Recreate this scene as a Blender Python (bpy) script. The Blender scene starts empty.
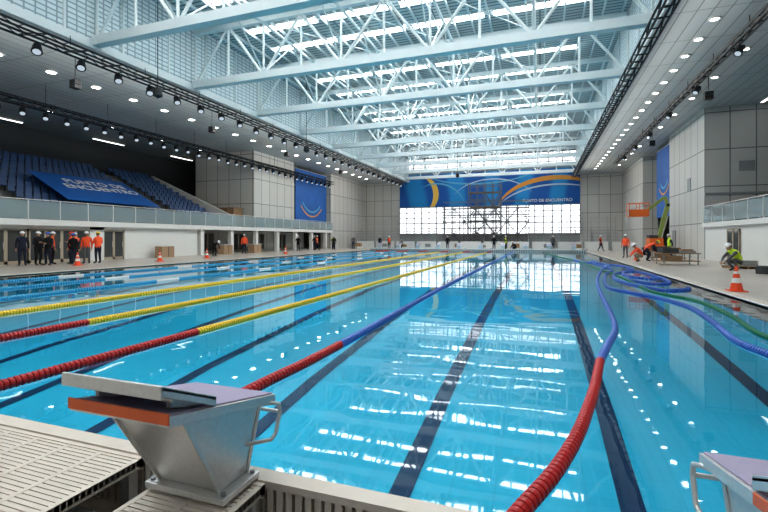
import bpy, bmesh, math, random
from mathutils import Vector, Matrix
random.seed(7)
S=bpy.context.scene
COL=S.collection
try:
    S.view_settings.view_transform='Standard'
    S.view_settings.look='Medium High Contrast'
except Exception: pass

# ------------------------------------------------------------------ materials
MC={}
def nt_new(name):
    m=bpy.data.materials.new(name); m.use_nodes=True
    nt=m.node_tree; nt.nodes.clear()
    out=nt.nodes.new('ShaderNodeOutputMaterial')
    return m,nt,out
def L(nt,a,b): nt.links.new(a,b)
def mat(name,col,rough=0.6,metal=0.0,var=0.06,scale=6.0,bump=0.0,spec=0.5):
    if name in MC: return MC[name]
    m,nt,out=nt_new(name)
    p=nt.nodes.new('ShaderNodeBsdfPrincipled'); L(nt,p.outputs[0],out.inputs[0])
    p.inputs['Roughness'].default_value=rough; p.inputs['Metallic'].default_value=metal
    p.inputs['Specular IOR Level'].default_value=spec
    g=nt.nodes.new('ShaderNodeNewGeometry')
    n=nt.nodes.new('ShaderNodeTexNoise'); n.inputs['Scale'].default_value=scale; n.inputs['Detail'].default_value=3
    L(nt,g.outputs['Position'],n.inputs['Vector'])
    mx=nt.nodes.new('ShaderNodeMix'); mx.data_type='RGBA'
    L(nt,n.outputs['Fac'],mx.inputs['Factor'])
    mx.inputs['A'].default_value=tuple(max(0,c*(1-var)) for c in col)+(1,)
    mx.inputs['B'].default_value=tuple(min(1,c*(1+var)) for c in col)+(1,)
    L(nt,mx.outputs['Result'],p.inputs['Base Color'])
    if bump>0:
        b=nt.nodes.new('ShaderNodeBump'); b.inputs['Strength'].default_value=bump; b.inputs['Distance'].default_value=0.02
        L(nt,n.outputs['Fac'],b.inputs['Height']); L(nt,b.outputs[0],p.inputs['Normal'])
    MC[name]=m; return m
def emis(name,col,s):
    if name in MC: return MC[name]
    m,nt,out=nt_new(name)
    e=nt.nodes.new('ShaderNodeEmission'); e.inputs[0].default_value=tuple(col)+(1,); e.inputs[1].default_value=s
    L(nt,e.outputs[0],out.inputs[0]); MC[name]=m; return m
def brick_vec(nt,mode):
    g=nt.nodes.new('ShaderNodeNewGeometry'); sp=nt.nodes.new('ShaderNodeSeparateXYZ'); L(nt,g.outputs['Position'],sp.inputs[0])
    c=nt.nodes.new('ShaderNodeCombineXYZ')
    if mode=='wall':
        a=nt.nodes.new('ShaderNodeMath'); a.operation='ADD'; L(nt,sp.outputs[0],a.inputs[0]); L(nt,sp.outputs[1],a.inputs[1])
        L(nt,a.outputs[0],c.inputs[0]); L(nt,sp.outputs[2],c.inputs[1])
    else:
        L(nt,sp.outputs[0],c.inputs[0]); L(nt,sp.outputs[1],c.inputs[1])
    return c.outputs[0]
def panel(name,c1,c2,mortar,bw,bh,ms=0.02,rough=0.6,mode='wall',offset=0.0,em=0.0,spec=0.5,msm=0.0):
    m,nt,out=nt_new(name)
    b=nt.nodes.new('ShaderNodeTexBrick'); b.offset=offset; b.squash=1.0
    b.inputs['Scale'].default_value=1.0
    b.inputs['Brick Width'].default_value=bw; b.inputs['Row Height'].default_value=bh
    b.inputs['Mortar Size'].default_value=ms; b.inputs['Mortar Smooth'].default_value=msm
    b.inputs['Color1'].default_value=tuple(c1)+(1,); b.inputs['Color2'].default_value=tuple(c2)+(1,); b.inputs['Mortar'].default_value=tuple(mortar)+(1,)
    L(nt,brick_vec(nt,mode),b.inputs['Vector'])
    p=nt.nodes.new('ShaderNodeBsdfPrincipled'); p.inputs['Roughness'].default_value=rough
    p.inputs['Specular IOR Level'].default_value=spec
    L(nt,b.outputs['Color'],p.inputs['Base Color'])
    if em>0:
        L(nt,b.outputs['Color'],p.inputs['Emission Color']); p.inputs['Emission Strength'].default_value=em
    L(nt,p.outputs[0],out.inputs[0]); MC[name]=m; return m
def glassy(name,tint,trans=0.75,rough=0.05):
    if name in MC: return MC[name]
    m,nt,out=nt_new(name)
    t=nt.nodes.new('ShaderNodeBsdfTransparent'); t.inputs[0].default_value=tuple(tint)+(1,)
    g=nt.nodes.new('ShaderNodeBsdfPrincipled'); g.inputs['Base Color'].default_value=tuple(tint)+(1,); g.inputs['Roughness'].default_value=rough
    mx=nt.nodes.new('ShaderNodeMixShader'); mx.inputs[0].default_value=1-trans
    L(nt,t.outputs[0],mx.inputs[1]); L(nt,g.outputs[0],mx.inputs[2]); L(nt,mx.outputs[0],out.inputs[0]); MC[name]=m; return m
def water_mat():
    m,nt,out=nt_new('pool_water_mat')
    g=nt.nodes.new('ShaderNodeNewGeometry')
    mp=nt.nodes.new('ShaderNodeMapping'); mp.inputs['Scale'].default_value=(0.5,1.0,1)
    L(nt,g.outputs['Position'],mp.inputs['Vector'])
    n=nt.nodes.new('ShaderNodeTexNoise'); n.inputs['Scale'].default_value=0.9; n.inputs['Detail'].default_value=2.0; n.inputs['Distortion'].default_value=0.3
    L(nt,mp.outputs[0],n.inputs['Vector'])
    b=nt.nodes.new('ShaderNodeBump'); b.inputs['Strength'].default_value=0.3; b.inputs['Distance'].default_value=0.02
    L(nt,n.outputs['Fac'],b.inputs['Height'])
    fr=nt.nodes.new('ShaderNodeFresnel'); fr.inputs['IOR'].default_value=1.33; L(nt,b.outputs[0],fr.inputs['Normal'])
    gl=nt.nodes.new('ShaderNodeBsdfGlossy'); gl.inputs['Roughness'].default_value=0.02; gl.inputs[0].default_value=(1,1,1,1)
    L(nt,b.outputs[0],gl.inputs['Normal'])
    t=nt.nodes.new('ShaderNodeBsdfTransparent'); t.inputs[0].default_value=(0.78,0.97,1,1)
    mx=nt.nodes.new('ShaderNodeMixShader'); L(nt,fr.outputs[0],mx.inputs[0]); L(nt,t.outputs[0],mx.inputs[1]); L(nt,gl.outputs[0],mx.inputs[2])
    L(nt,mx.outputs[0],out.inputs[0]); return m

white=mat('white_paint',(0.74,0.74,0.72),0.5)
truss_w=mat('truss_white',(0.72,0.77,0.77),0.45)
steel=mat('brushed_steel',(0.74,0.73,0.72),0.38,0.6,0.12,40)
galv=mat('galvanised',(0.40,0.41,0.42),0.45,0.5)
black=mat('black_metal',(0.012,0.014,0.018),0.5)
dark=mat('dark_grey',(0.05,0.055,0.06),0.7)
grey=mat('mid_grey',(0.3,0.31,0.31),0.6)
lav=mat('nonslip_lavender',(0.42,0.37,0.50),0.85,0,0.15,150,0.4)
orange=mat('orange_band',(0.8,0.17,0.06),0.45)
redp=mat('red_float',(0.5,0.025,0.025),0.35,0,0.15,30)
yelp=mat('yellow_float',(0.85,0.58,0.05),0.35,0,0.1,30)
blup=mat('blue_float',(0.06,0.15,0.5),0.35,0,0.12,30)
cyap=mat('cyan_float',(0.06,0.36,0.58),0.35,0,0.2,30)
grnp=mat('green_float',(0.02,0.2,0.10),0.4,0,0.2,30)
grate=mat('grating_plastic',(0.70,0.62,0.54),0.5,0,0.08,10)
wood=mat('plywood',(0.32,0.2,0.11),0.7,0,0.2,4)
bseat=mat('seat_blue',(0.03,0.08,0.2),0.5,0,0.2,3)
bannerb=mat('banner_blue',(0.01,0.12,0.42),0.55,0,0.25,0.6)
glass=glassy('rail_glass',(0.62,0.72,0.74),0.68)
dglass=glassy('door_glass',(0.12,0.13,0.13),0.3)
sky_e=emis('skylight_daylight',(0.96,0.99,1.0),14.5)
win_e=emis('window_daylight',(0.93,0.95,1.0),2.0)
lamp_e=emis('downlight_lens',(1,0.97,0.9),16)
tube_e=emis('linear_lamp',(1,0.98,0.95),5)
spot_e=emis('spot_lens',(0.75,0.88,1),0.6)
deckm=panel('deck_tiles',(0.52,0.47,0.42),(0.48,0.44,0.39),(0.34,0.32,0.30),0.5,0.25,0.008,0.35,'floor')
floorm=panel('pool_tiles',(0.035,0.45,0.62),(0.035,0.47,0.64),(0.03,0.42,0.58),0.5,0.5,0.01,0.6,'floor')
linem=mat('lane_line_tile',(0.003,0.015,0.07),0.5)
wallp=panel('cladding_panels',(0.58,0.57,0.54),(0.53,0.52,0.50),(0.2,0.2,0.2),1.5,2.6,0.035)
soff=panel('soffit_panels',(0.50,0.52,0.52),(0.46,0.48,0.48),(0.16,0.17,0.17),0.6,3.0,0.02,0.45,'floor')
roofm=panel('roof_deck_metal',(0.56,0.62,0.63),(0.50,0.56,0.57),(0.16,0.21,0.23),6.0,0.35,0.06,0.5,'floor')
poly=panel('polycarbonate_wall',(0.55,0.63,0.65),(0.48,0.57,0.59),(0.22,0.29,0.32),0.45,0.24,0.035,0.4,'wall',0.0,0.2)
louv=panel('louvre_wall',(0.5,0.55,0.57),(0.45,0.5,0.52),(0.18,0.22,0.24),3,0.25,0.04)

# ------------------------------------------------------------------ mesh builder
class MB:
    def __init__(s): s.v=[];s.f=[];s.m=[];s.mats=[]
    def mi(s,m):
        if m not in s.mats: s.mats.append(m)
        return s.mats.index(m)
    def add(s,vs,fs,m,M=None):
        o=len(s.v); i=s.mi(m)
        for p in vs:
            s.v.append(tuple(M@Vector(p)) if M is not None else tuple(p))
        for f in fs: s.f.append(tuple(o+k for k in f)); s.m.append(i)
    def box(s,a,b,m,M=None):
        x0,y0,z0=a;x1,y1,z1=b
        vs=[(x0,y0,z0),(x1,y0,z0),(x1,y1,z0),(x0,y1,z0),(x0,y0,z1),(x1,y0,z1),(x1,y1,z1),(x0,y1,z1)]
        s.add(vs,[(0,3,2,1),(4,5,6,7),(0,1,5,4),(1,2,6,5),(2,3,7,6),(3,0,4,7)],m,M)
    def hexa(s,vs,m):
        s.add(vs,[(0,3,2,1),(4,5,6,7),(0,1,5,4),(1,2,6,5),(2,3,7,6),(3,0,4,7)],m)
    def cyl(s,p0,p1,r0,m,r1=None,seg=8,cap=True):
        if r1 is None: r1=r0
        p0=Vector(p0);p1=Vector(p1);d=p1-p0
        if d.length<1e-6: return
        q=d.to_track_quat('Z','Y'); vs=[]
        for p,r in((p0,r0),(p1,r1)):
            for k in range(seg):
                a=2*math.pi*k/seg; vs.append(p+q@Vector((r*math.cos(a),r*math.sin(a),0)))
        fs=[(k,(k+1)%seg,seg+(k+1)%seg,seg+k) for k in range(seg)]
        if cap: fs+= [tuple(range(seg-1,-1,-1)),tuple(range(seg,2*seg))]
        s.add(vs,fs,m)
    def bar(s,p0,p1,w,h,m):
        p0=Vector(p0);p1=Vector(p1);d=(p1-p0);l=d.length
        q=d.to_track_quat('Y','Z'); M=Matrix.Translation(p0)@q.to_matrix().to_4x4()
        s.box((-w/2,0,-h/2),(w/2,l,h/2),m,M)
    def tube(s,pts,r,m,seg=8):
        for a,b in zip(pts[:-1],pts[1:]): s.cyl(a,b,r,m,seg=seg)
    def lathe(s,prof,m,M=None,seg=14):
        vs=[];fs=[]
        for r,z in prof:
            for k in range(seg):
                a=2*math.pi*k/seg; vs.append((r*math.cos(a),r*math.sin(a),z))
        for j in range(len(prof)-1):
            for k in range(seg):
                fs.append((j*seg+k,j*seg+(k+1)%seg,(j+1)*seg+(k+1)%seg,(j+1)*seg+k))
        s.add(vs,fs,m,M)
    def ell(s,c,r,m,M=None,seg=12,rings=8,z0=-1,z1=1):
        a0=math.asin(max(-1,z0));a1=math.asin(min(1,z1))
        vs=[];fs=[]
        for j in range(rings+1):
            a=a0+(a1-a0)*j/rings
            for k in range(seg):
                b=2*math.pi*k/seg
                vs.append((c[0]+r[0]*math.cos(a)*math.cos(b),c[1]+r[1]*math.cos(a)*math.sin(b),c[2]+r[2]*math.sin(a)))
        for j in range(rings):
            for k in range(seg):
                fs.append((j*seg+k,j*seg+(k+1)%seg,(j+1)*seg+(k+1)%seg,(j+1)*seg+k))
        s.add(vs,fs,m,M)
    def obj(s,name,loc=(0,0,0),rz=0,parent=None,smooth=False,bevel=0):
        me=bpy.data.meshes.new(name); me.from_pydata(s.v,[],s.f)
        for m in s.mats: me.materials.append(m)
        me.polygons.foreach_set('material_index',s.m)
        if smooth: me.polygons.foreach_set('use_smooth',[True]*len(s.f))
        me.update()
        o=bpy.data.objects.new(name,me); COL.objects.link(o); o.location=loc; o.rotation_euler=(0,0,rz)
        if parent: o.parent=parent
        if bevel:
            b=o.modifiers.new('bevel','BEVEL'); b.width=bevel; b.segments=2; b.limit_method='ANGLE'
        return o
def inst(o,name,loc,rz=0):
    n=bpy.data.objects.new(name,o.data); COL.objects.link(n); n.location=loc; n.rotation_euler=(0,0,rz)
    for md in o.modifiers:
        if md.type=='BEVEL':
            b=n.modifiers.new('bevel','BEVEL'); b.width=md.width; b.segments=2; b.limit_method='ANGLE'
    return n

XL,XR=-20.3,4.7     # pool sides
Y0,Y1=2.04,52.0     # pool ends
ZS=10.75            # soffit
ZR=14.9             # roof deck
HX0,HX1=-41.0,25.4
HY0,HY1=-12.0,70.0

# ------------------------------------------------------------------ floor / pool
b=MB()
for a,c in (((HX0,HY0,-0.3),(XL,HY1,0.04)),((XR,HY0,-0.3),(HX1,HY1,0.04)),((XL,Y1,-0.3),(XR,HY1,0.04)),((XL,HY0,-0.3),(XR,-0.6,0.04))):
    b.box(a,c,deckm)
b.obj('floor')
prof=[(Y0-0.1,-1.75),(5,-1.45),(7.5,-1.15),(12,-0.8),(17,-0.55),(26,-0.42),(Y1,-0.35)]
b=MB()
for (ya,za),(yb,zb) in zip(prof[:-1],prof[1:]):
    b.add([(XL,ya,za),(XR,ya,za),(XR,yb,zb),(XL,yb,zb)],[(0,1,2,3)],floorm)
    for x in (XL,XR):
        b.add([(x,ya,za),(x,yb,zb),(x,yb,0.03),(x,ya,0.03)],[(0,1,2,3)],floorm)
b.add([(XL,Y1,-0.4),(XR,Y1,-0.4),(XR,Y1,0.03),(XL,Y1,0.03)],[(0,1,2,3)],floorm)
b.add([(XL,Y0,-1.8),(XR,Y0,-1.8),(XR,Y0,0.0),(XL,Y0,0.0)],[(0,1,2,3)],floorm)
LC=[0.95-2.5*k for k in range(-1,9)]
for x in LC:
    for (ya,za),(yb,zb) in zip(prof[:-1],prof[1:]):
        if yb>=Y1: yb=Y1-2
        if ya<Y0+.4: ya=Y0; 
        b.add([(x-.13,ya,za+.012),(x+.13,ya,za+.012),(x+.13,yb,zb+.012),(x-.13,yb,zb+.012)],[(0,1,2,3)],linem)
    b.box((x-.5,Y1-2.2,-.35),(x+.5,Y1-2,-.34),linem)
b.obj('swimming_pool_basin')
b=MB(); b.add([(XL,Y0,0),(XR,Y0,0),(XR,Y1,0),(XL,Y1,0)],[(0,1,2,3)],water_mat()); b.obj('pool_water')
b=MB()
for x0,x1 in ((XL-.3,XL),(XR,XR+.3)):
    b.box((x0,Y0,0.04),(x1,Y1,0.055),white)
    y=Y0
    xc0=x0+.05 
    while y<Y1:
        b.box((xc0,y,0.055),(xc0+.2,y+.05,0.063),grate); y+=0.1 if y<20 else 0.2
b.box((XL,Y1,-0.2),(XR,Y1+.4,0.28),white)
for k in range(100):
    b.box((XL+.25*k+.05,Y1-.012,0.08),(XL+.25*k+.18,Y1+.0,0.2),dark)
b.obj('pool_gutter_coping')

# ------------------------------------------------------------------ near bulkhead
b=MB()
b.box((XL,-0.6,-0.3),(XR,1.93,-0.12),dark)
b.box((XL,1.93,-0.2),(XR,2.035,-0.02),grate)
b.box((XL,1.93,0.262),(XR,2.035,0.30),grate)
b.box((XL,2.03,-0.2),(XR,2.038,0.29),grate)
x=XL
while x<XR:
    st=0.055 if x>-6 else 0.11
    b.box((x,1.935,-0.02),(x+st*.66,1.965,0.262),grate); x+=st
b.obj('pool_bulkhead_rim')
def grating(name,x0,x1,y0,y1):
    b=MB(); z=0.285
    n=int((x1-x0)/0.30)+1
    for k in range(n+1):
        xx=x0+(x1-x0-.03)*k/n; b.box((xx,y0,z-.05),(xx+.03,y1,z+.002),grate)
    y=y0
    while y<y1-.01:
        b.box((x0,y,z-.035),(x1,y+.025,z),grate); y+=.032
    b.box((x0,y1-.03,z-.06),(x1,y1,z+.006),grate); b.box((x0,y0,z-.06),(x1,y0+.03,z+.006),grate)
    for xx in (x0+.02,x1-.08):
        for yy in (y0+.02,y1-.08): b.box((xx,yy,-.12),(xx+.06,yy+.06,z-.03),steel)
    return b.obj(name)
grating('walkway_grating',-5.2,-2.15,0.5,1.925)
grating('walkway_grating',-1.86,-1.33,0.5,1.925)
grating('walkway_grating',0.62,1.2,0.5,1.925)
b=MB(); b.cyl((-7,1.62,0.12),(4.5,1.62,0.12),0.03,galv); b.cyl((-7,1.2,0.1),(4.5,1.2,0.1),0.025,galv)
for k in range(10): b.cyl((-6.5+k*1.15,1.62,-.12),(-6.5+k*1.15,1.62,.12),.02,galv)
b.obj('pool_bulkhead_pipework')

# ------------------------------------------------------------------ starting blocks
def start_block():
    b=MB()
    y0,y1=-.43,.30; zr,zf=.555,.40; w=.27; th=.045
    def pl(x0,x1,ya,yb,o0,o1,m):
        f=lambda y: zr+(zf-zr)*(y-y0)/(y1-y0)
        b.hexa([(x0,ya,f(ya)+o0),(x1,ya,f(ya)+o0),(x1,yb,f(yb)+o0),(x0,yb,f(yb)+o0),(x0,ya,f(ya)+o1),(x1,ya,f(ya)+o1),(x1,yb,f(yb)+o1),(x0,yb,f(yb)+o1)],m)
    pl(-w,w,y0,y1,-th,0,steel)
    pl(-w+.012,w-.012,y0+.02,y1-.01,0,.008,lav)
    pl(-w-.004,w+.004,y0-.006,y0+.004,-.035,.012,orange)
    pl(-w-.006,-w,y0,y0+.25,-.035,.004,orange)
    pl(-w+.04,w-.04,y1-.0,y1+.01,-.04,.004,steel)
    kp=mat('kick_plate_metal',(0.36,0.37,0.40),0.45,0.4,.1,60)
    b.hexa([(-w,-.46,.665),(w,-.46,.665),(w,-.16,.525),(-w,-.16,.525),(-w,-.46,.68),(w,-.46,.68),(w,-.16,.54),(-w,-.16,.54)],kp)
    b.hexa([(-w,-.465,.628),(w,-.465,.628),(w,-.45,.64),(-w,-.45,.64),(-w,-.465,.682),(w,-.465,.682),(w,-.45,.682),(-w,-.45,.682)],steel)
    for sx in (-1,1):
        xx=sx*(w-.006)
        b.hexa([(xx-.006,-.46,.64),(xx+.006,-.46,.64),(xx+.006,-.16,.50),(xx-.006,-.16,.50),(xx-.006,-.46,.684),(xx+.006,-.46,.684),(xx+.006,-.16,.545),(xx-.006,-.16,.545)],steel)
        b.hexa([(sx*.2-.012,-.36,.555),(sx*.2+.012,-.36,.555),(sx*.2+.012,-.17,.49),(sx*.2-.012,-.17,.49),(sx*.2-.012,-.36,.625),(sx*.2+.012,-.36,.625),(sx*.2+.012,-.17,.53),(sx*.2-.012,-.17,.53)],steel)
    b.cyl((-.25,-.38,.60),(.25,-.38,.60),.012,steel)
    sw=.18
    b.hexa([(-sw,-.03,.03),(sw,-.03,.03),(sw,.17,.03),(-sw,.17,.03),(-sw-.03,-.30,.49),(sw+.03,-.30,.49),(sw+.03,.24,.38),(-sw-.03,.24,.38)],steel)
    for sx in (-1,1):
        b.bar((sx*(sw+.002),-.035,.03),(sx*(sw+.032),-.305,.49),.012,.02,steel)
        b.bar((sx*(sw+.002),.17,.03),(sx*(sw+.032),.24,.37),.012,.02,steel)
    b.box((-.24,-.08,0.0),(.24,.2,.03),steel)
    for sx in (-1,1):
        for yy in (-.05,.17): b.cyl((sx*.215,yy,.03),(sx*.215,yy,.045),.014,galv,seg=6)
    for sx in (-1,1):
        pts=[(sx*.2,.16,.375),(sx*.27,.26,.365),(sx*.285,.31,.345),(sx*.285,.32,.30),(sx*.285,.28,.20),(sx*.275,.25,.175),(sx*.19,.15,.18)]
        b.tube(pts,.011,steel,8)
        for p in pts: b.ell(p,(.011,.011,.011),steel,seg=8,rings=4)
    b.cyl((-.285,.32,.30),(.285,.32,.30),.011,steel)
    return b
sb=start_block()
first=sb.obj('starting_block',(-1.62,1.75,0.305),bevel=.004)
inst(first,'starting_block',(0.86,1.75,0.305))
for x in LC:
    inst(first,'starting_block',(x,Y1+.2,0.28),math.pi)

# ------------------------------------------------------------------ lane ropes
def catmull(P):
    out=[];P=[Vector(p) for p in P]; P=[P[0]*2-P[1]]+P+[P[-1]*2-P[-2]]
    for i in range(1,len(P)-2):
        n=24
        for k in range(n):
            t=k/n; p0,p1,p2,p3=P[i-1:i+3]
            out.append(0.5*((2*p1)+(-p0+p2)*t+(2*p0-5*p1+4*p2-p3)*t*t+(-p0+3*p1-3*p2+p3)*t**3))
    out.append(P[-2]); return out
def rope(name,P,cfun,r=.06):
    pts=catmull([(p[0],p[1],0.012) for p in P]) 
    b=MB(); acc=[0]
    for a,c in zip(pts[:-1],pts[1:]): acc.append(acc[-1]+(c-a).length)
    s=0.03; j=0
    while s<acc[-1]:
        while acc[j+1]<s: j+=1
        t=(s-acc[j])/(acc[j+1]-acc[j]); p=pts[j].lerp(pts[j+1],t); d=(pts[j+1]-pts[j]).normalized()
        near=p.y<9
        st=.058 if near else (.085 if p.y<18 else .17)
        seg=14 if near else 8
        w=st*.38
        q=d.to_track_quat('Z','Y'); M=Matrix.Translation(p)@q.to_matrix().to_4x4()
        m=cfun(p.y)
        if near: pr=[(r*.3,-w),(r*.90,-w),(r,-w*.5),(r,w*.5),(r*.90,w),(r*.3,w)]
        else: pr=[(r*.4,-w),(r,-w*.7),(r,w*.7),(r*.4,w)]
        b.lathe(pr,m,M,seg)
        s+=st
    for k in range(0,len(pts)-1,2):
        b.cyl(pts[k],pts[min(k+2,len(pts)-1)],.022,cfun(pts[k].y),seg=6,cap=False)
    return b.obj(name)
def straight(x): return [(x,Y0+.02),(x,6),(x,12),(x,30),(x,Y1-.03)]
rb=lambda y: redp if y<5.75 else blup
ry=lambda y: redp if (y<5.75 or y>47) else yelp
def yy_(y): return yelp if (y>5 and y<47) else redp
rc=lambda y: redp if (y<5.75 or y>47) else (white if int(y*1.0)%6==0 else cyap)
rope('lane_rope',[(-2.8,Y0+.02),(-2.76,4),(-2.72,6),(-2.85,14),(-2.8,30),(-2.8,Y1-.03)],rb)
rope('lane_rope',straight(-5.3),ry)
rope('lane_rope',straight(-7.8),ry)
rope('lane_rope',straight(-10.3),yy_)
for x in (-12.8,-15.3,-17.8): rope('lane_rope',straight(x),rc)
rope('lane_rope',[(-.3,Y0+.03),(-.08,2.65),(.11,3.16),(.305,3.87),(.52,4.94),(.71,6.09),(.9,6.96),(1.19,8.28),(1.38,10.27),(1.57,13.24),(1.99,17.9),(2.83,23.6),(3.6,27.3),(3.2,32)],lambda y: redp if y<6.1 else blup,.053)
rope('lane_rope',[(2.4,Y0+.03),(2.7,4.2),(2.95,6.2),(2.85,7.19),(2.77,8.0),(2.99,9.67),(3.13,11.44),(2.87,12.9),(2.4,14),(2.0,15.5),(2.58,20.4),(3.3,24),(3.0,29)],lambda y: redp if y<5.2 else blup,.053)
rope('lane_rope',[(4.3,15.9),(4.16,15.4),(3.6,14.9),(3.24,15.2),(2.76,17),(2.7,19),(3.2,21.5),(4.1,22.8),(4.35,21),(4.36,18.8),(4.1,17.2),(3.5,17.0),(3.1,18.5),(3.4,20)],lambda y: blup)
rope('lane_rope',[(4.4,19.5),(3.9,19.0),(3.3,20.2),(3.6,22.5),(4.3,24.5),(4.2,27),(3.4,29),(2.6,30.5),(2.2,33)],lambda y: blup)
rope('lane_rope',[(4.4,6),(4.0,7.2),(3.33,8.4),(3.56,10.5),(3.6,12.7),(3.03,14.7),(3.0,19.6),(2.6,26),(2.45,31),(1.2,40.6),(.3,50)],lambda y: grnp,.045)

# ------------------------------------------------------------------ walls, soffits, roof
b=MB(); b.box((HX0-.3,HY0-.3,0),(HX1+.3,HY0,ZR),wallp); b.obj('wall_near')
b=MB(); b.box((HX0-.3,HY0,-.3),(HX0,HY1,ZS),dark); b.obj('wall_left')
b=MB(); b.box((HX1,HY0,-.3),(HX1+.3,HY1,ZS),grey); b.obj('wall_right')
b=MB(); b.box((HX0,HY0,ZS),(XL-.25,HY1,ZS+.3),soff); b.box((XR+.25,HY0,ZS),(HX1,HY1,ZS+.3),soff)
b.box((XL-.3,HY0,ZS-.05),(XL,HY1,ZS+.35),truss_w); b.box((XR,HY0,ZS-.05),(XR+.3,HY1,ZS+.35),truss_w)
b.obj('ceiling_soffit')
WX0,WX1=-22.0,5.5
b=MB()
b.box((HX0,HY1,0),(WX0,HY1+.3,ZR),wallp); b.box((WX1,HY1,0),(HX1,HY1+.3,ZR),wallp)
b.box((WX0,HY1,0),(WX1,HY1+.3,3.0),grey)
b.box((WX0,HY1,6.5),(WX1,HY1+.3,11.9),white)
b.box((WX0,HY1,11.9),(WX1,HY1+.3,ZR),louv)
b.obj('wall_far')
def win(name,x0,x1,z0,z1,nx,nz,y=HY1+.15):
    b=MB(); b.add([(x0,y+.1,z0),(x1,y+.1,z0),(x1,y+.1,z1),(x0,y+.1,z1)],[(0,1,2,3)],win_e)
    for k in range(nx+1):
        x=x0+(x1-x0)*k/nx; b.box((x-.07,y-.1,z0),(x+.07,y+.05,z1),grey)
    for k in range(nz+1):
        z=z0+(z1-z0)*k/nz; b.box((x0,y-.1,z-.06),(x1,y+.05,z+.06),grey)
    b.obj(name)
win('window_1',WX0,WX1,2.2,6.5,22,5,HY1-.12)
win('window_2',WX0+.5,WX1-.5,12.2,14.4,14,3,HY1-.12)
b=MB()
b.box((-30,57,0),(-28.3,HY1,ZS),wallp); b.box((11,57,0),(12.5,HY1,ZS),wallp)
b.obj('wall_return')
b=MB(); b.box((-36,39,2.66),(-28.3,47,ZS),wallp); b.box((-35.8,39.2,0),(-32.8,46.8,2.3),wallp); b.obj('wall_left_tower')
b=MB(); b.box((11,37,0),(19,46,ZS),wallp)
b.box((11.0,36.93,4.6),(19,37,4.75),grey)
b.box((10.96,40,5.2),(11,40.8,6.2),grey); b.box((13,36.94,6.2),(13.9,37,6.9),grey); b.box((10.95,44,0.04),(11,45,2.2),grey); b.obj('wall_right_tower')
b=MB(); b.box((XL-.3,HY0,ZS+.35),(XL-.2,HY1,ZR),poly)
for y in range(-10,70,3): b.box((XL-.2,y,ZS+.35),(XL-.12,y+.1,ZR),truss_w)
b.obj('wall_left_clerestory')
b=MB(); b.box((XR+.2,HY0,ZS+.35),(XR+.3,HY1,ZR),poly)
for y in range(-10,70,3): b.box((XR+.12,y,ZS+.35),(XR+.2,y+.1,ZR),truss_w)
b.obj('wall_right_clerestory')
TY=[-10.5+6.5*k for k in range(0,13)]
b=MB(); b.box((XL-.3,HY0,ZR),(XR+.3,HY1+.3,ZR+.2),roofm); b.obj('ceiling')
b=MB(); fr=MB()
for ty in TY[:-1]:
    for k,off in enumerate((1.5,4.3)):
        for x0,x1 in ((-17.5,-12.9),(-12.3,-8.1),(-7.5,-3.2),(-2.6,2.6)):
            y=ty+off
            if y+.7>HY1: continue
            b.add([(x0,y,ZR-.05),(x0,y+.62,ZR-.05),(x1,y+.62,ZR-.05),(x1,y,ZR-.05)],[(0,1,2,3)],sky_e)
            fr.box((x0-.05,y-.06,ZR-.12),(x1+.05,y,ZR),truss_w); fr.box((x0-.05,y+.62,ZR-.12),(x1+.05,y+.68,ZR),truss_w)
b.obj('window_skylights')
xx=XL+.6
while xx<XR:
    fr.box((xx,HY0,ZR-.3),(xx+.09,HY1,ZR-.14),truss_w); xx+=1.05
fr.obj('trim_skylight_purlins')
for ty in TY:
    b=MB(); z0,z1=ZS+.35,ZR-.55
    b.box((XL-.1,ty-.22,z0-.24),(XR+.1,ty+.22,z0+.2),truss_w)
    b.box((XL,ty-.14,z1-.14),(XR,ty+.14,z1+.14),truss_w)
    nseg=10; dx=(XR-XL)/nseg
    for k in range(nseg):
        xa=XL+dx*k; 
        b.cyl((xa,ty,z0),(xa,ty,z1),.07,truss_w,seg=6)
        if k%2==0: b.cyl((xa,ty,z0),(xa+dx,ty,z1),.085,truss_w,seg=6)
        else: b.cyl((xa,ty,z1),(xa+dx,ty,z0),.085,truss_w,seg=6)
    b.obj('roof_truss')
b=MB()
for x in (-15.3,-10.3,-5.3,-.3):
    b.cyl((x,HY0,ZR-.75),(x,HY1,ZR-.75),.09,truss_w,seg=6)
    for i,ty in enumerate(TY[:-1]):
        b.cyl((x,ty,ZS+.5),(x,ty+3.25,ZR-.75),.05,truss_w,seg=5); b.cyl((x,ty+6.5,ZS+.5),(x,ty+3.25,ZR-.75),.05,truss_w,seg=5)
for i,ty in enumerate(TY[:-1]):
    for a,c in ((-15.3,-10.3),(-5.3,-.3),(-10.3,-5.3)):
        b.cyl((a,ty,ZR-.7),(c,ty+6.5,ZR-.7),.035,truss_w,seg=5)
b.obj('roof_bracing')

# ------------------------------------------------------------------ lighting rigs
def rig(name,x,z,w=.45,y0=-6,y1=56.5):
    b=MB()
    cs=[(-w/2,0),(w/2,0),(-w/2,w*.8),(w/2,w*.8)]
    for cx,cz in cs: b.cyl((x+cx,y0,z+cz),(x+cx,y1,z+cz),.05,black,seg=6)
    y=y0;k=0
    while y<y1-.9:
        for cx in (-w/2,w/2):
            a=(x+cx,y,z); c=(x+cx,y+.9,z+w*.8)
            if k%2: a,c=(x+cx,y,z+w*.8),(x+cx,y+.9,z)
            b.cyl(a,c,.026,black,seg=4,cap=False)
        for zz in (z,z+w*.8): b.cyl((x-w/2,y,zz),(x+w/2,y,zz),.026,black,seg=4,cap=False)
        y+=.9;k+=1
    yy=y0
    while yy<y1:
        b.cyl((x,yy,z+w*.8),(x,yy,ZS-.06),.02,black,seg=4); yy+=4
    b.obj(name)
rig('lighting_truss',XL+.3,ZS-.85,y1=66)
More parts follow.
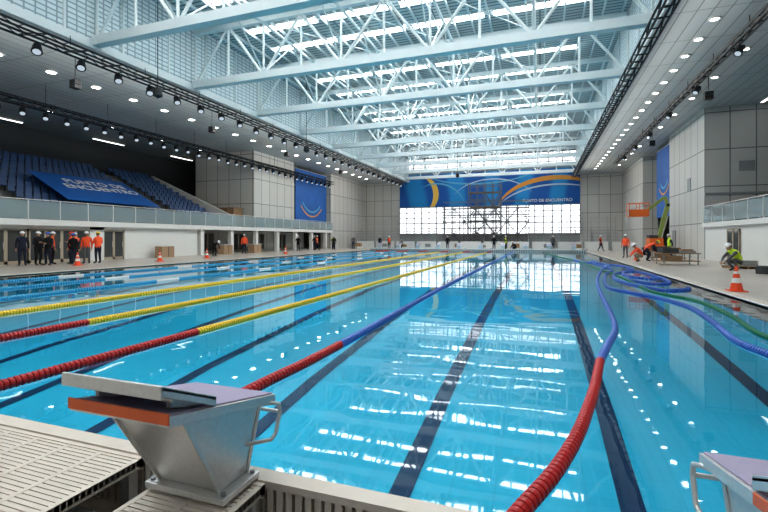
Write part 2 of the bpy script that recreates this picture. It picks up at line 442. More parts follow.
rig('lighting_truss',-27.8,ZS-1.6,.4)
rig('lighting_truss',XR-.3,ZS-.85,y1=66)
rig('lighting_truss',8.1,ZS-.75,.25)
def lamps(name,x,z,step,y0,y1,r=.17,tilt=0.5):
    b=MB(); y=y0
    while y<y1:
        zz=z+random.uniform(-.05,.05)
        ax=Vector((tilt,-.35+random.uniform(-.1,.1),-1)).normalized()
        c=Vector((x,y,zz-.35))
        b.cyl(c-ax*.25,c+ax*.12,r*.7,black,r,seg=12)
        b.cyl(c+ax*.12,c+ax*.15,r,black,r,seg=12)
        b.cyl(c+ax*.15,c+ax*.16,r*.72,spot_e,seg=12)
        b.cyl((x,y,zz),(x,y,zz-.12),.02,black,seg=5)
        b.bar((x-r-.04,y,zz-.12),(x+r+.04,y,zz-.12),.03,.02,black)
        b.bar((x-r-.03,y,zz-.12),(x-r-.03,y,zz-.38),.03,.015,black); b.bar((x+r+.03,y,zz-.12),(x+r+.03,y,zz-.38),.03,.015,black)
        y+=step
    b.obj(name)
lamps('spotlight_row',XL+.3,ZS-.85,1.9,5,64,.21,.5)
lamps('spotlight_row',-27.8,ZS-1.6,1.25,8,56,.18,.6)
lamps('spotlight_row',8.1,ZS-.75,5.5,12,56,.17,-.6)
def speakers(name,x,ys):
    b=MB()
    for y in ys:
        b.cyl((x,y,ZS),(x,y,ZS-1.0),.02,black,seg=5)
        for k in range(2): b.box((x-.2,y-.16,ZS-1.3-.22*k),(x+.2,y+.16+.04*k,ZS-1.1-.22*k),black)
    b.obj(name)
speakers('hanging_loudspeakers',-22.5,(16,26,36,48)); speakers('hanging_loudspeakers',8.8,(18,29,42))
def downs(name,xs,y0,y1,step,r=.16):
    b=MB()
    for x in xs:
        y=y0
        while y<y1:
            b.lathe([(r+.07,0),(r+.07,-.05),(r,-.05)],white,Matrix.Translation((x,y,ZS)),12)
            b.cyl((x,y,ZS-.03),(x,y,ZS-.02),r,lamp_e,seg=12); y+=step
    b.obj(name)
downs('downlight_row',(-25.5,),9,64,2.6,.24)
downs('downlight_row',(-33.5,),12,64,5.0,.2)
downs('downlight_row',(6.9,),10,66,2.0,.16)
downs('downlight_row',(9.4,),10,66,4.0,.16)
b=MB()
for x,ys in ((-38.5,(20,29,38)),(14.0,(20,33,50))):
    for y in ys:
        b.box((x-.1,y,ZS-.12),(x+.1,y+3.2,ZS-.02),white); b.box((x-.07,y+.02,ZS-.14),(x+.07,y+3.18,ZS-.12),tube_e)
b.obj('linear_ceiling_lights')
b=MB()
for x,y in ((-17,16),(-8.5,48),(-17,30)):
    b.cyl((x,y,ZR),(x,y,ZS-2.3),.02,black,seg=5); b.lathe([(.02,.3),(.18,.25),(.22,-.1),(.05,-.2)],black,Matrix.Translation((x,y,ZS-2.4)),10)
b.obj('hanging_camera_cables')
def add_fill(name,x,z,y0,y1,power,sx):  # unseen area light with no fixture, added to brighten side soffits, walls and stands
    ld=bpy.data.lights.new(name,'AREA'); ld.shape='RECTANGLE'; ld.size=y1-y0; ld.size_y=.4; ld.energy=power; ld.color=(1,.95,.88)
    o=bpy.data.objects.new(name,ld); COL.objects.link(o)
    d=Vector((sx,0,-.25)).normalized()
    zv=-d; xv=Vector((0,1,0)); yv=zv.cross(xv)
    o.matrix_world=Matrix(((xv.x,yv.x,zv.x,x),(xv.y,yv.y,zv.y,(y0+y1)/2),(xv.z,yv.z,zv.z,z),(0,0,0,1)))
add_fill('added_side_fill',XL-.1,ZS-1.1,-6,64,1500,-1)
add_fill('added_side_fill',XR+.1,ZS-1.1,-6,64,1050,1)

# ------------------------------------------------------------------ side galleries
GX=-28.0
b=MB()
b.box((HX0,HY0,2.3),(GX,39,2.66),white); b.box((-28.8,39,2.3),(GX,57,2.66),white)
b.obj('floor_left_gallery')
def railing(name,x,y0,y1,z,h=1.15):
    b=MB()
    b.box((x-.012,y0,z+.05),(x+.012,y1,z+h-.08),glass)
    b.cyl((x,y0,z+h),(x,y1,z+h),.03,steel,seg=6)
    y=y0
    while y<=y1: b.box((x-.03,y-.03,z),(x+.03,y+.03,z+h),steel); y+=1.8
    b.obj(name)
railing('glass_railing',GX-.06,-8,57,2.66)
b=MB(); bx=-28.4
segs=[(HY0,15.2),(21.2,22.2),(23.8,31)]
for a,c in segs: b.box((bx-.3,a,0),(bx,c,2.3),white)
b.box((bx-.3,15.2,2.1),(bx,23.8,2.3),white)
b.box((-33,31,0),(-32.7,57,2.3),wallp)
b.obj('wall_left_lower')
def door(name,y0,y1,x,z1=2.1,n=2,fm=None,face=1):
    b=MB(); fm=fm or mat('door_frame_beige',(0.42,0.36,0.28),.5)
    w=(y1-y0)/n
    for k in range(n):
        a=y0+w*k; c=a+w
        b.box((x-.03,a,0.04),(x+.03,a+.09,z1),fm); b.box((x-.03,c-.09,0.04),(x+.03,c,z1),fm)
        b.box((x-.03,a,z1-.1),(x+.03,c,z1),fm); b.box((x-.03,a,0.04),(x+.03,c,.22),fm); b.box((x-.01,a,.22),(x+.01,c,z1-.1),dglass)
        b.cyl((x+face*.07,c-.14,.9),(x+face*.07,c-.14,1.3),.015,steel,seg=6)
    b.obj(name)
door('door_1',15.2,17.4,bx-.1); door('door_2',17.5,19.4,bx-.1); door('door_3',19.4,21.2,bx-.1); door('door_4',22.2,23.8,bx-.1)
for i,y in enumerate((32,36,41,45,50)): door('door_%d'%(5+i),y,y+2,-32.6)
b=MB()
for y in (31.2,35.2,39.2,43.2,47.2,51.2,55.2): b.box((-28.6,y,0.04),(-28.2,y+.4,2.3),white)
b.obj('gallery_columns')
b=MB()
for y in (26,33,37.5): 
    b.box((-27.9,y,0.04),(-27.2,y+1.2,.9),mat('cabinet_tan',(.4,.27,.17),.5)); b.box((-27.95,y-.05,.9),(-27.15,y+1.25,.94),white)
    b.box((-27.19,y+.58,.1),(-27.18,y+.62,.86),dark)
b.obj('lifeguard_cabinets')

def seats(name,x0,sx,rows,y0,y1,aisles,z0,rise=.42,run=.85):
    t=MB()
    for i in range(rows):
        xa=x0+sx*run*i; xb=x0+sx*run*(i+1); z=z0+rise*i
        t.box((min(xa,xb),y0,z-.5 if i else z0-.3),(max(xa,xb),y1,z),mat('tier_concrete',(.17,.18,.19),.8))
    for a in aisles:
        for i in range(rows):
            xa=x0+sx*run*i; z=z0+rise*i
            t.box((min(xa,xa-sx*.3),a-.5,z-.5),(max(xa,xa-sx*.3),a+.5,z-rise/2),grey)
    t.obj(name.replace('seats','tiers'))
    s=MB()
    for i in range(rows):
        xa=x0+sx*(run*i+.35); z=z0+rise*i
        y=y0+.4
        while y<y1-.3:
            if min([abs(y-a) for a in aisles]+[9])>.75:
                M=Matrix.Translation((xa,y,z))
                s.box((-.18,-.21,.38),(.18,.21,.42),bseat,M)
                s.hexa([tuple(M@Vector(q)) for q in ((sx*.16,-.21,.42),(sx*.16,.21,.42),(sx*.20,.21,.42),(sx*.20,-.21,.42),(sx*.24,-.20,.82),(sx*.24,.20,.82),(sx*.28,.20,.82),(sx*.28,-.20,.82))],bseat)
                s.box((-.04,-.03,0),(.04,.03,.38),black,M)
            y+=.52
    s.obj(name)
seats('stadium_seats',-29.6,-1,12,2,36.5,(9.5,18,30.5),2.95)
seats('stadium_seats',12.6,1,10,4,35.5,(12,24),2.75)
b=MB()
b.hexa([(-39.8,36.6,2.66),(-29.0,36.6,2.66),(-29.0,36.9,2.66),(-39.8,36.9,2.66),(-39.8,36.6,8.3),(-29.0,36.6,3.7),(-29.0,36.9,3.7),(-39.8,36.9,8.3)],white)
b.obj('stair_parapet')
b=MB()
b.hexa([(12.4,35.6,2.5),(20.4,35.6,2.5),(20.4,35.8,2.5),(12.4,35.8,2.5),(12.4,35.6,3.6),(20.4,35.6,7.4),(20.4,35.8,7.4),(12.4,35.8,3.6)],dark)
b.obj('stair_parapet')
b=MB(); b.box((-33,37.2,2.66),(-29.5,38.6,4.6),wood)
for k in range(5): b.box((-33.02+.87*k,37.17,2.66),(-32.94+.87*k,37.2,4.6),mat('wood_batten',(.2,.12,.06),.7))
b.box((-33.1,37.1,4.6),(-29.4,38.7,4.68),wood)
b.obj('plywood_commentary_box')
b=MB(); b.box((11.0,HY0,0.04),(11.3,36.9,2.4),white); b.box((10.8,HY0,2.3),(12.3,36.9,2.6),white)
b.box((12.2,HY0,0.04),(HX1,36.9,2.45),grey); b.obj('wall_right_lower')
railing('glass_railing',10.9,-8,36.8,2.6)
door('door_10',20.5,22.3,10.93,2.1,2,None,-1); door('door_11',31,32.8,10.93,2.1,2,None,-1)

def text(name,body,size,M,m,parent=None,ext=.01,align='CENTER'):
    c=bpy.data.curves.new(name,'FONT'); c.body=body; c.size=size; c.extrude=ext; c.align_x=align; c.align_y='CENTER'; c.materials.append(m); c.offset=.012
    o=bpy.data.objects.new(name,c); COL.objects.link(o); o.matrix_world=M
    if parent: o.parent=parent
    return o
textw=mat('text_white',(.8,.82,.85),.5)
p0=Vector((-30.2,21.0,4.15)); p1=Vector((-30.2,28.6,4.15)); p3=Vector((-34.4,21.0,6.35))
u=(p1-p0).normalized(); v=(p3-p0).normalized(); nrm=u.cross(v)
if nrm.z<0: nrm=-nrm
ban=MB(); q=[p0,p1,p1+(p3-p0),p3]; off=nrm*.03
ban.hexa([tuple(k) for k in q]+[tuple(k+off) for k in q],bannerb)
bo=ban.obj('seating_banner')
M=Matrix((( u.x,v.x,nrm.x,0),(u.y,v.y,nrm.y,0),(u.z,v.z,nrm.z,0),(0,0,0,1)))
cen=(q[0]+q[2])/2+nrm*.06
text('banner_text','PUNTO DE\nENCUENTRO',1.02,Matrix.Translation(cen+v*.6+u*.5)@M,textw,bo)
for (x,y0,y1) in ((-28.9,48.2,56.6),(11.35,46.6,52.2)):
    b=MB(); b.box((x,y0,3.6),(x+.06,y1,ZS-.4),bannerb)
    b.cyl((x+.03,y0-.1,ZS-.4),(x+.03,y1+.1,ZS-.4),.05,steel,seg=6)
    for yy in (y0+.3,y1-.3): b.cyl((x+.03,yy,ZS-.4),(x+.03,yy,ZS),.02,steel,seg=5)
    f=1 if x<0 else -1; xx=x+.08 if f>0 else x-.02
    yc=(y0+y1)/2; rr=(y1-y0)/2-.5
    for k in range(12):
        a0=math.radians(220+k*8); a1=math.radians(228+k*8)
        for r0,mm in ((rr,mat('mural_orange',(.75,.33,.05),.5)),(rr-.6,mat('mural_cyan',(.12,.42,.62),.5))):
            pts=[(xx,yc+r*math.cos(a),8.2+r*math.sin(a)) for r,a in ((r0,a0),(r0+.18,a0),(r0+.18,a1),(r0,a1))]
            b.add(pts,[(0,1,2,3)],mm)
    b.obj('hanging_banner')
mur=MB()
m,nt,out=nt_new('mural_blue')
p=nt.nodes.new('ShaderNodeBsdfPrincipled'); p.inputs['Roughness'].default_value=.6
g=nt.nodes.new('ShaderNodeNewGeometry'); w=nt.nodes.new('ShaderNodeTexWave'); w.inputs['Scale'].default_value=.06; w.inputs['Distortion'].default_value=5; w.inputs['Detail'].default_value=1; w.inputs['Detail Scale'].default_value=.6
L(nt,g.outputs['Position'],w.inputs['Vector']); cr=nt.nodes.new('ShaderNodeValToRGB'); cr.color_ramp.interpolation='EASE'
cr.color_ramp.elements[0].color=(.008,.11,.40,1); cr.color_ramp.elements[1].color=(.02,.28,.62,1); cr.color_ramp.elements[0].position=.35; cr.color_ramp.elements[1].position=.9
L(nt,w.outputs['Fac'],cr.inputs[0]); L(nt,cr.outputs[0],p.inputs['Base Color']); L(nt,p.outputs[0],out.inputs[0])
mur.box((WX0,HY1-.12,6.6),(WX1,HY1-.02,11.9),m)
mo=mat('mural_orange',(.75,.33,.05),.5); mc=mat('mural_cyan',(.12,.42,.62),.5); my=mat('mural_yellow',(.85,.55,.1),.5); mw=mat('mural_pale',(.5,.62,.7),.5)
def band(cx,cz,rx,rz,a0,a1,w,mm,dy):
    n=40; 
    for k in range(n):
        A=[math.radians(a0+(a1-a0)*(k+i)/n) for i in (0,1)]
        w0=w*math.sin(math.pi*(k+.02)/n); w1=w*math.sin(math.pi*(k+.98)/n)
        pts=[]
        for a,ww in ((A[0],w0),(A[1],w1)):
            pts+= [(cx+(rx)*math.cos(a),cz+rz*math.sin(a)),(cx+(rx+ww)*math.cos(a),cz+(rz+ww)*math.sin(a))]
        pts=[(min(WX1,max(WX0,px)),HY1-.12-dy,min(11.9,max(6.6,pz))) for px,pz in pts]
        mur.add([pts[0],pts[1],pts[3],pts[2]],[(0,1,2,3)],mm)
band(-19.5,8.5,3.2,3.4,-60,70,.9,my,.02)
band(2.5,5.0,9.0,5.2,40,165,.7,mo,.03)
band(2.5,4.4,9.4,5.0,40,165,.25,mw,.03)
band(-9,12.6,9,2.4,190,350,.3,mc,.02)
band(-7,6.0,7,4.6,30,150,.2,mw,.025)
band(-16,5.6,5,4.6,20,120,.3,mc,.03)
mobj=mur.obj('mural_banner')
Mt=Matrix.Rotation(math.radians(90),4,'X')
text('mural_text','PUNTO DE ENCUENTRO',.62,Matrix.Translation((1.0,HY1-.2,7.15))@Mt,textw,mobj)

# ------------------------------------------------------------------ far bleachers & scaffold
def bleach(name,x0,x1,y0,rows,dz=.42,dy=.8):
    b=MB()
    for i in range(rows):
        y=y0+dy*i; z=.45+dz*i
        b.box((x0,y,z-.06),(x1,y+.35,z),galv); b.box((x0,y+.35,z-.35),(x1,y+dy,z-.3),galv)
        x=x0
        while x<=x1:
            b.cyl((x,y+.2,.04),(x,y+.2,z-.05),.03,galv,seg=5); x+=2
    yb=y0+dy*rows; zt=.45+dz*rows
    x=x0
    while x<=x1: b.cyl((x,yb,.04),(x,yb,zt+1),.03,galv,seg=5); x+=1.0
    for k in range(3): b.cyl((x0,yb,zt+.3*k+.3),(x1,yb,zt+.3*k+.3),.02,galv,seg=5)
    b.obj(name)
bleach('bleachers',-27,-14,60,7); bleach('bleachers',-1.5,9.5,60,7)
def scaffold(name,x0,x1,y0,y1,zt,nx,lift=2.0,deck=True):
    gd=mat('scaffold_tube',(.16,.17,.18),.5,.3)
    b=MB(); dx=(x1-x0)/nx
    for k in range(nx+1):
        for y in (y0,y1): b.cyl((x0+dx*k,y,.04),(x0+dx*k,y,zt),.06,gd,seg=5)
        z=lift
        while z<zt: b.cyl((x0+dx*k,y0,z),(x0+dx*k,y1,z),.035,gd,seg=5); z+=lift
    z=lift;i=0
    while z<zt:
        for y in (y0,y1):
            b.cyl((x0,y,z),(x1,y,z),.05,gd,seg=5); b.cyl((x0,y,z+1),(x1,y,z+1),.04,gd,seg=5)
            for k in range(nx):
                a,c=(x0+dx*k,x0+dx*(k+1)); 
                if (k+i)%2: a,c=c,a
                b.cyl((a,y,z-lift+.05),(c,y,z),.045,gd,seg=5)
        if deck: b.box((x0,y0,z),(x1,y1,z+.06),wood)
        z+=lift;i+=1
    b.obj(name)
scaffold('scaffold_tower',-9.6,-5.2,63,65,9.4,4)
scaffold('scaffold_tower',-14,-1.5,66.5,68,6.4,8)
b=MB(); 
for k in range(12): b.box((-25+3*k,58.6,.04),(-22.3+3*k,58.64,1.1),white); b.box((-25+3*k,58.4,.04),(-24.95+3*k,58.9,1.1),grey)
b.obj('barrier_fence')
b=MB()
for k in range(9):
    x=-24+3.4*k+random.uniform(-.6,.6); h=random.uniform(.5,1.0)
    b.box((x,55.2,.34),(x+1.6,56.1,.38),white)
    for a in (.05,1.5):
        for c in (55.25,56.0): b.box((x+a,c,.04),(x+a+.05,c+.05,.34),grey)
    b.box((x+.2,55.3,.38),(x+.9,55.9,.38+h*.5),grey if k%2 else wood)
b.obj('timing_tables')

def cone(loc):
    b=MB(); oc=mat('cone_orange',(.85,.10,.03),.45)
    b.box((-.21,-.21,0),(.21,.21,.03),oc)
    b.lathe([(.16,.03),(.12,.24)],oc); b.lathe([(.12,.24),(.09,.38)],white); b.lathe([(.09,.38),(.07,.50)],oc); b.lathe([(.07,.50),(.055,.57)],white); b.lathe([(.055,.57),(.028,.72),(0,.725)],oc)
    return b.obj('traffic_cone',loc)
for l in ((5.25,15.1),(-24.0,17.2),(-23.1,21.9),(-23.4,26.5),(-22.6,36),(6.2,34)): cone((l[0],l[1],.04))

def worktable(loc,rz=0):
    b=MB(); b.box((-1.0,-.5,.62),(1.0,.5,.67),wood)
    for sx in (-.9,.85):
        for sy in (-.45,.4): b.box((sx,sy,0),(sx+.05,sy+.05,.62),grey)
    b.box((-1.0,-.45,.2),(1.0,.45,.24),wood)
    b.box((-.9,-.4,.67),(-.1,.3,.95),dark); b.box((.05,-.35,.67),(.8,.35,.8),grey); b.box((.15,-.3,.8),(.7,.25,.88),wood)
    b.box((-.7,-.35,.24),(.1,.35,.5),mat('cardboard',(.35,.24,.14),.8))
    return b.obj('work_table',loc,rz)
worktable((7.3,29,.04),.2); worktable((7.9,33.5,.04),-.1)
b=MB()
for k in range(5): b.box((-.6,-.5+.22*k,.1),(.6,-.36+.22*k,.13),wood)
for k in (-.55,-.05,.45): b.box((k,-.5,0),(k+.1,.52,.1),wood)
for k in range(4): b.box((-.5,-.42,.13+.07*k),(.5,.42,.19+.07*k),grey)
b.obj('pallet_stack',(9.4,26.5,.04),.3)
b=MB(); b.cyl((0,0,.02),(0,0,.3),.28,dark,seg=14); b.lathe([(.28,.0),(.28,.03),(.3,.3),(.27,.33),(.27,.3)],dark)
b.obj('rubber_bucket',(8.9,22.8,.04))

b=MB(); lo=mat('lift_orange',(.75,.16,.03),.45); ly=mat('lift_green',(.26,.33,.08),.45)
b.box((-.6,-1.1,.35),(.6,1.1,.85),lo)
for sx in (-.65,.65):
    for sy in (-.8,.8): b.cyl((sx-.12,sy,.36),(sx+.12,sy,.36),.36,black,seg=14); b.cyl((sx-.13,sy,.36),(sx+.13,sy,.36),.15,white,seg=10)
b.box((-.5,-.7,.85),(.5,.9,1.5),lo); b.box((-.45,-.3,1.5),(.2,.8,1.75),dark)
b.bar((.3,.2,1.4),(1.0,.2,4.3),.26,.3,ly); b.bar((.5,.2,1.35),(1.0,.2,3.4),.1,.1,steel)
b.bar((1.0,.2,4.3),(.8,.2,5.0),.22,.25,ly)
b.bar((.8,.2,5.0),(-.5,.2,3.9),.2,.22,ly); b.cyl((1.0,.05,4.3),(1.0,.35,4.3),.14,black)
b.box((-2.0,-.4,3.35),(-.5,.8,3.42),lo)
for x in (-2.0,-1.25,-.53):
    for y in (-.4,.77): b.box((x,y,3.4),(x+.05,y+.05,4.5),lo)
for z in (3.9,4.47):
    b.box((-2.0,-.4,z),(-.5,-.35,z+.05),lo); b.box((-2.0,.77,z),(-.5,.82,z+.05),lo); b.box((-2.0,-.4,z),(-1.95,.8,z+.05),lo); b.box((-.53,-.4,z),(-.48,.8,z+.05),lo)
b.box((-2.0,-.4,3.4),(-.5,-.37,3.9),lo)
b.obj('boom_lift',(9.2,43.0,.04))

# ------------------------------------------------------------------ people
def build_pose(J,head,hpitch=0,hyaw=0):
    E=[('pelvis','belly','torso'),('belly','chest','torso'),('chest','neck','torso'),('neck','skull','neck')]
    for s in 'LR':
        E+=[('pelvis','hip'+s,'leg'),('hip'+s,'knee'+s,'leg'),('knee'+s,'ank'+s,'leg'),('ank'+s,'toe'+s,'foot'),
            ('chest','sho'+s,'torso'),('sho'+s,'elb'+s,'arm'),('elb'+s,'wri'+s,'arm'),('wri'+s,'palm'+s,'hand')]
    for s in 'LR':
        d=(Vector(J['wri'+s])-Vector(J['elb'+s])).normalized(); J['palm'+s]=tuple(Vector(J['wri'+s])+d*.09)
    names=list(J); idx={n:i for i,n in enumerate(names)}
    R={'pelvis':(.165,.125),'belly':(.15,.115),'chest':(.185,.13),'neck':(.062,.062),'skull':(.06,.06),'hip':(.105,.105),'knee':(.068,.068),'ank':(.05,.05),'toe':(.045,.035),'sho':(.075,.075),'elb':(.052,.052),'wri':(.036,.034),'palm':(.042,.022)}
    me=bpy.data.meshes.new('tmp'); me.from_pydata([J[n] for n in names],[(idx[a],idx[c]) for a,c,_ in E],[]); me.update()
    o=bpy.data.objects.new('tmp',me); COL.objects.link(o)
    sm=o.modifiers.new('s','SKIN'); sm.use_smooth_shade=True
    sd=o.modifiers.new('d','SUBSURF'); sd.levels=1; sd.render_levels=1
    for n in names:
        k=n if n in R else n[:-1]
        sv=me.skin_vertices[0].data[idx[n]]; sv.radius=R[k]; sv.use_root=(n=='pelvis')
    dg=bpy.context.evaluated_depsgraph_get(); ev=o.evaluated_get(dg); em=ev.to_mesh()
    V=[tuple(v.co) for v in em.vertices]; F=[tuple(p.vertices) for p in em.polygons]
    ev.to_mesh_clear(); bpy.data.objects.remove(o)
    seg=[(Vector(J[a]),Vector(J[c]),l) for a,c,l in E]
    lab=[]
    for f in F:
        c=sum((Vector(V[i]) for i in f),Vector())/len(f); best=None
        for a,d,l in seg:
            ab=d-a; t=max(0,min(1,(c-a).dot(ab)/ab.length_squared)); dd=(c-(a+ab*t)).length*(1.0 if l!='torso' else .62)
            if best is None or dd<best[0]: best=(dd,l)
        lab.append(best[1])
    hb=MB(); H=Matrix.Translation(head)@Matrix.Rotation(hyaw,4,'Z')@Matrix.Rotation(hpitch,4,'X')
    hb.ell((0,0,0),(.075,.095,.115),'skin',H,14,10); hb.ell((0,-.035,-.06),(.055,.06,.06),'skin',H,10,6)
    hb.ell((0,-.1,-.015),(.012,.02,.026),'skin',H,8,5)
    for sx in (-1,1):
        hb.ell((sx*.03,-.088,.012),(.014,.008,.008),'dark',H,8,4); hb.ell((sx*.077,.005,-.005),(.012,.02,.03),'skin',H,8,5)
    hb.ell((0,-.093,-.062),(.024,.008,.007),'lip',H,8,4)
    hb.ell((0,.018,.02),(.084,.098,.108),'hair',H,14,6,-.35,1)
    hb.ell((0,.005,.045),(.11,.13,.115),'helmet',H,16,6,0,1)
    hb.ell((0,-.02,.046),(.125,.165,.008),'helmet',H,16,3)
    for s in 'LR':
        wr=Vector(J['wri'+s]); d=(wr-Vector(J['elb'+s])).normalized(); side=1 if s=='L' else -1
        fw=Vector((0,-1,0)); 
        if abs(d.dot(fw))>.8: fw=Vector((-side,0,0))
        fw=(fw-d*d.dot(fw)).normalized()
        base=wr+d*.10
        for k,ln in enumerate((.07,.08,.075,.06)):
            p=base+fw*(.03-.02*k)
            curl=(Vector((-side,0,0))*.35)
            q=p+(d+curl*.4).normalized()*ln*.55; r=q+(d+curl*1.6).normalized()*ln*.45
            hb.cyl(p-d*.02,q,.0095,'skin',.009,6); hb.cyl(q,r,.009,'skin',.007,6)
        p=wr+d*.04+fw*.03; q=p+(d*.6+fw*.8).normalized()*.035; r=q+(d*.95+fw*.3).normalized()*.03
        hb.cyl(p,q,.011,'skin',.0105,6); hb.cyl(q,r,.0105,'skin',.008,6)
    o0=len(V); V=V+hb.v; 
    for f,i in zip(hb.f,hb.m): F.append(tuple(o0+k for k in f)); lab.append(hb.mats[i])
    return V,F,lab
def J0(**kw):
    J=dict(pelvis=(0,0,.95),belly=(0,-.01,1.12),chest=(0,0,1.33),neck=(0,.01,1.49),skull=(0,0,1.56))
    for s,x in (('L',1),('R',-1)):
        J['hip'+s]=(x*.095,0,.88);J['knee'+s]=(x*.11,-.02,.49);J['ank'+s]=(x*.12,.02,.09);J['toe'+s]=(x*.15,-.16,.045)
        J['sho'+s]=(x*.185,.01,1.41);J['elb'+s]=(x*.25,.04,1.12);J['wri'+s]=(x*.255,-.06,.88)
    J.update(kw); return J
P={}
P['stand']=build_pose(J0(),(0,-.015,1.64),.05)
P['talk']=build_pose(J0(elbR=(-.25,.02,1.12),wriR=(-.16,-.24,1.2),kneeL=(.12,-.05,.49)),(0,-.015,1.64),.1,.3)
P['fold']=build_pose(J0(elbR=(-.26,-.04,1.13),wriR=(-.04,-.2,1.14),elbL=(.26,-.04,1.13),wriL=(.04,-.22,1.18)),(0,-.015,1.64),0,-.3)
P['walk']=build_pose(J0(kneeL=(.1,-.17,.52),ankL=(.1,-.25,.1),toeL=(.11,-.42,.07),kneeR=(-.1,.03,.49),ankR=(-.1,.27,.15),toeR=(-.11,.12,.045),elbL=(.25,.13,1.13),wriL=(.24,.1,.9),elbR=(-.25,-.06,1.12),wriR=(-.22,-.24,.95)),(0,-.03,1.64),.05)
P['bend']=build_pose(J0(pelvis=(0,.18,.82),belly=(0,.03,.95),chest=(0,-.15,1.06),neck=(0,-.31,1.12),skull=(0,-.37,1.14),hipL=(.1,.17,.77),hipR=(-.1,.17,.77),kneeL=(.13,-.05,.46),kneeR=(-.13,-.05,.46),ankL=(.13,.1,.09),ankR=(-.13,.1,.09),toeL=(.15,-.08,.045),toeR=(-.15,-.08,.045),
   shoL=(.18,-.23,1.08),shoR=(-.18,-.23,1.08),elbL=(.2,-.3,.8),elbR=(-.2,-.3,.8),wriL=(.14,-.42,.6),wriR=(-.14,-.42,.6)),(0,-.46,1.17),.9)
P['crouch']=build_pose(J0(pelvis=(0,.15,.40),belly=(0,.08,.55),chest=(0,-.08,.72),neck=(0,-.2,.85),skull=(0,-.25,.89),hipL=(.1,.12,.36),hipR=(-.1,.12,.36),kneeL=(.17,-.25,.5),kneeR=(-.16,-.24,.42),ankL=(.15,-.05,.09),ankR=(-.14,.02,.11),toeL=(.17,-.23,.045),toeR=(-.16,-.15,.045),
   shoL=(.18,-.12,.79),shoR=(-.18,-.12,.79),elbL=(.24,-.35,.62),elbR=(-.24,-.32,.55),wriL=(.12,-.48,.42),wriR=(-.12,-.48,.38)),(0,-.3,.97),.5)
skin=mat('skin',(.42,.24,.16),.6); hair=mat('hair_dark',(.02,.015,.01),.8); lip=mat('lips',(.3,.1,.08),.6); shoe=mat('boots',(.03,.025,.02),.7)
vo=mat('hi_vis_orange',(.9,.11,.03),.6); vy=mat('hi_vis_yellow',(.62,.85,.05),.6); refl=mat('reflective_tape',(.7,.72,.7),.3)
hw=mat('helmet_white',(.8,.8,.8),.3); hr=mat('helmet_red',(.6,.05,.03),.3); hb_=mat('helmet_blue',(.03,.1,.4),.3); hyl=mat('helmet_yellow',(.85,.6,.05),.3)
navy=mat('cloth_navy',(.015,.02,.04),.9); blk=mat('cloth_black',(.01,.01,.012),.9); gr=mat('cloth_grey',(.12,.12,.13),.9); tan=mat('cloth_tan',(.3,.24,.17),.9); red=mat('cloth_red',(.5,.04,.03),.9)
def person(pose,loc,face,pants,top,vest=None,helm=None,name='construction_worker',sc=1.0):
    V,F,lab=P[pose]
    mats=[];mi=[];keep=[]
    d=dict(leg=pants,foot=shoe,torso=vest or top,arm=top,hand=skin,neck=skin,skin=skin,dark=blk,lip=lip,hair=hair,helmet=helm)
    for f,l in zip(F,lab):
        mm=d[l]
        if mm is None: continue
        if l=='torso' and vest and pose!='crouch' and pose!='bend':
            z=sum(V[i][2] for i in f)/len(f)
            if 1.09<z<1.15: mm=refl
            if z<.93: mm=pants
        if mm not in mats: mats.append(mm)
        keep.append(f); mi.append(mats.index(mm))
    me=bpy.data.meshes.new(name); me.from_pydata(V,[],keep)
    for m_ in mats: me.materials.append(m_)
    me.polygons.foreach_set('material_index',mi); me.polygons.foreach_set('use_smooth',[True]*len(keep)); me.update()
    o=bpy.data.objects.new(name,me); COL.objects.link(o); o.location=loc; o.rotation_euler=(0,0,face); o.scale=(sc,sc,sc)
    return o
R=math.radians
D=.04
person('stand',(-26.4,15.9,D),R(60),navy,navy,None,hw,sc=1.05)
person('talk',(-26.1,16.5,D),R(100),blk,blk,None,hw,sc=1.05)
person('fold',(-25.6,16.7,D),R(20),navy,blk,None,hb_,sc=1.03)
person('stand',(-26.3,17.4,D),R(150),blk,gr,vo,hw,sc=1.05)
person('talk',(-25.6,18.0,D),R(-60),navy,vo,vo,hr,sc=1.05)
person('stand',(-25.2,18.6,D),R(40),gr,vo,vo,hw,sc=1.06)
person('fold',(-24.8,19.0,D),R(-90),navy,vo,vo,hyl,sc=1.06)
person('walk',(-26.6,18.9,D),R(-100),blk,navy,vo,hw,sc=1.03)
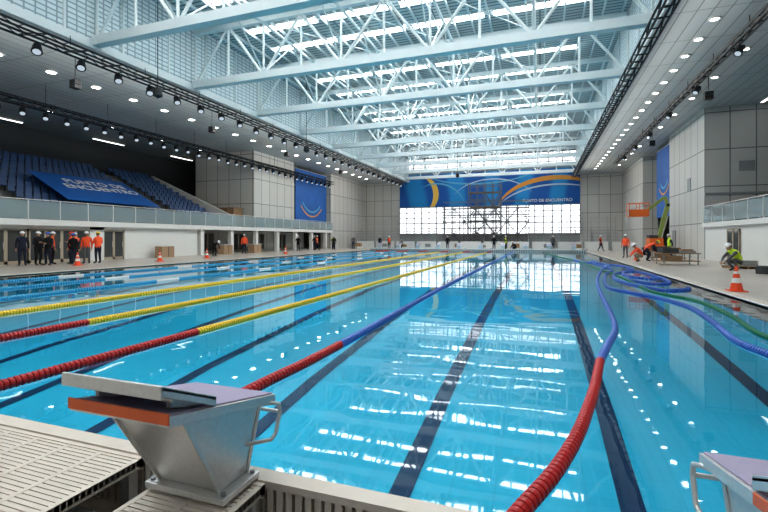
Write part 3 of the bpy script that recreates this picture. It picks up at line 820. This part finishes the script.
person('stand',(-24.9,17.6,D),R(200),navy,blk,None,hb_)
person('bend',(-25.0,29.2,D),R(80),blk,blk,None,hw)
person('stand',(-26.2,34.6,D),R(30),navy,vo,vo,hw,sc=1.05)
for x,y,r,v in ((-26,44,20,None),(-25.2,47,90,vo),(-24.4,50,10,None),(-25.5,52,200,vy),(-26.6,49,0,None),(-23.5,54,0,None)):
    person(random.choice(['stand','talk','fold','walk']),(x,y,D),R(r),navy,random.choice([blk,gr,navy]),v,hw)
for x,y,r,v,ps in ((-21,57.5,0,None,'stand'),(-19.6,57.4,40,vo,'talk'),(-17,54.4,180,None,'bend'),(-11.5,57.5,10,None,'walk'),(-5.2,54.2,0,None,'stand'),(-3.9,54.6,80,vy,'talk'),(-2.8,54.2,-60,None,'crouch'),(1.4,54.2,30,None,'stand'),(6.4,54.6,60,vo,'walk')):
    person(ps,(x,y,D),R(r),navy,random.choice([blk,gr,navy]),v,hw)
person('crouch',(8.3,23.9,D),R(-70),gr,gr,vy,hw,sc=1.15)
person('crouch',(5.9,31.5,D),R(-80),tan,vo,vo,hw,sc=1.05)
person('bend',(6.6,32.4,D),R(90),navy,navy,vo,hyl,sc=1.05)
person('stand',(6.1,37.5,D),R(-30),gr,vo,vo,hw)
person('walk',(8.6,36,D),R(-90),navy,blk,vy,hw)
person('stand',(11.9,22.6,2.6),R(-90),navy,red,None,None,'spectator')

# ------------------------------------------------------------------ world + camera
w=bpy.data.worlds.new('world'); S.world=w; w.use_nodes=True
bg=w.node_tree.nodes.get('Background'); st=w.node_tree.nodes.new('ShaderNodeTexSky'); st.sky_type='HOSEK_WILKIE'
w.node_tree.links.new(st.outputs[0],bg.inputs[0]); bg.inputs[1].default_value=.4
cam=bpy.data.cameras.new('camera'); co=bpy.data.objects.new('camera',cam); COL.objects.link(co)
cam.sensor_width=36; cam.lens=36*440/768; cam.clip_end=300; cam.clip_start=.05
cam.shift_y=-18/768
co.location=(0,0,1.55); co.rotation_euler=(math.pi/2,0,math.atan(156/440))
S.camera=co
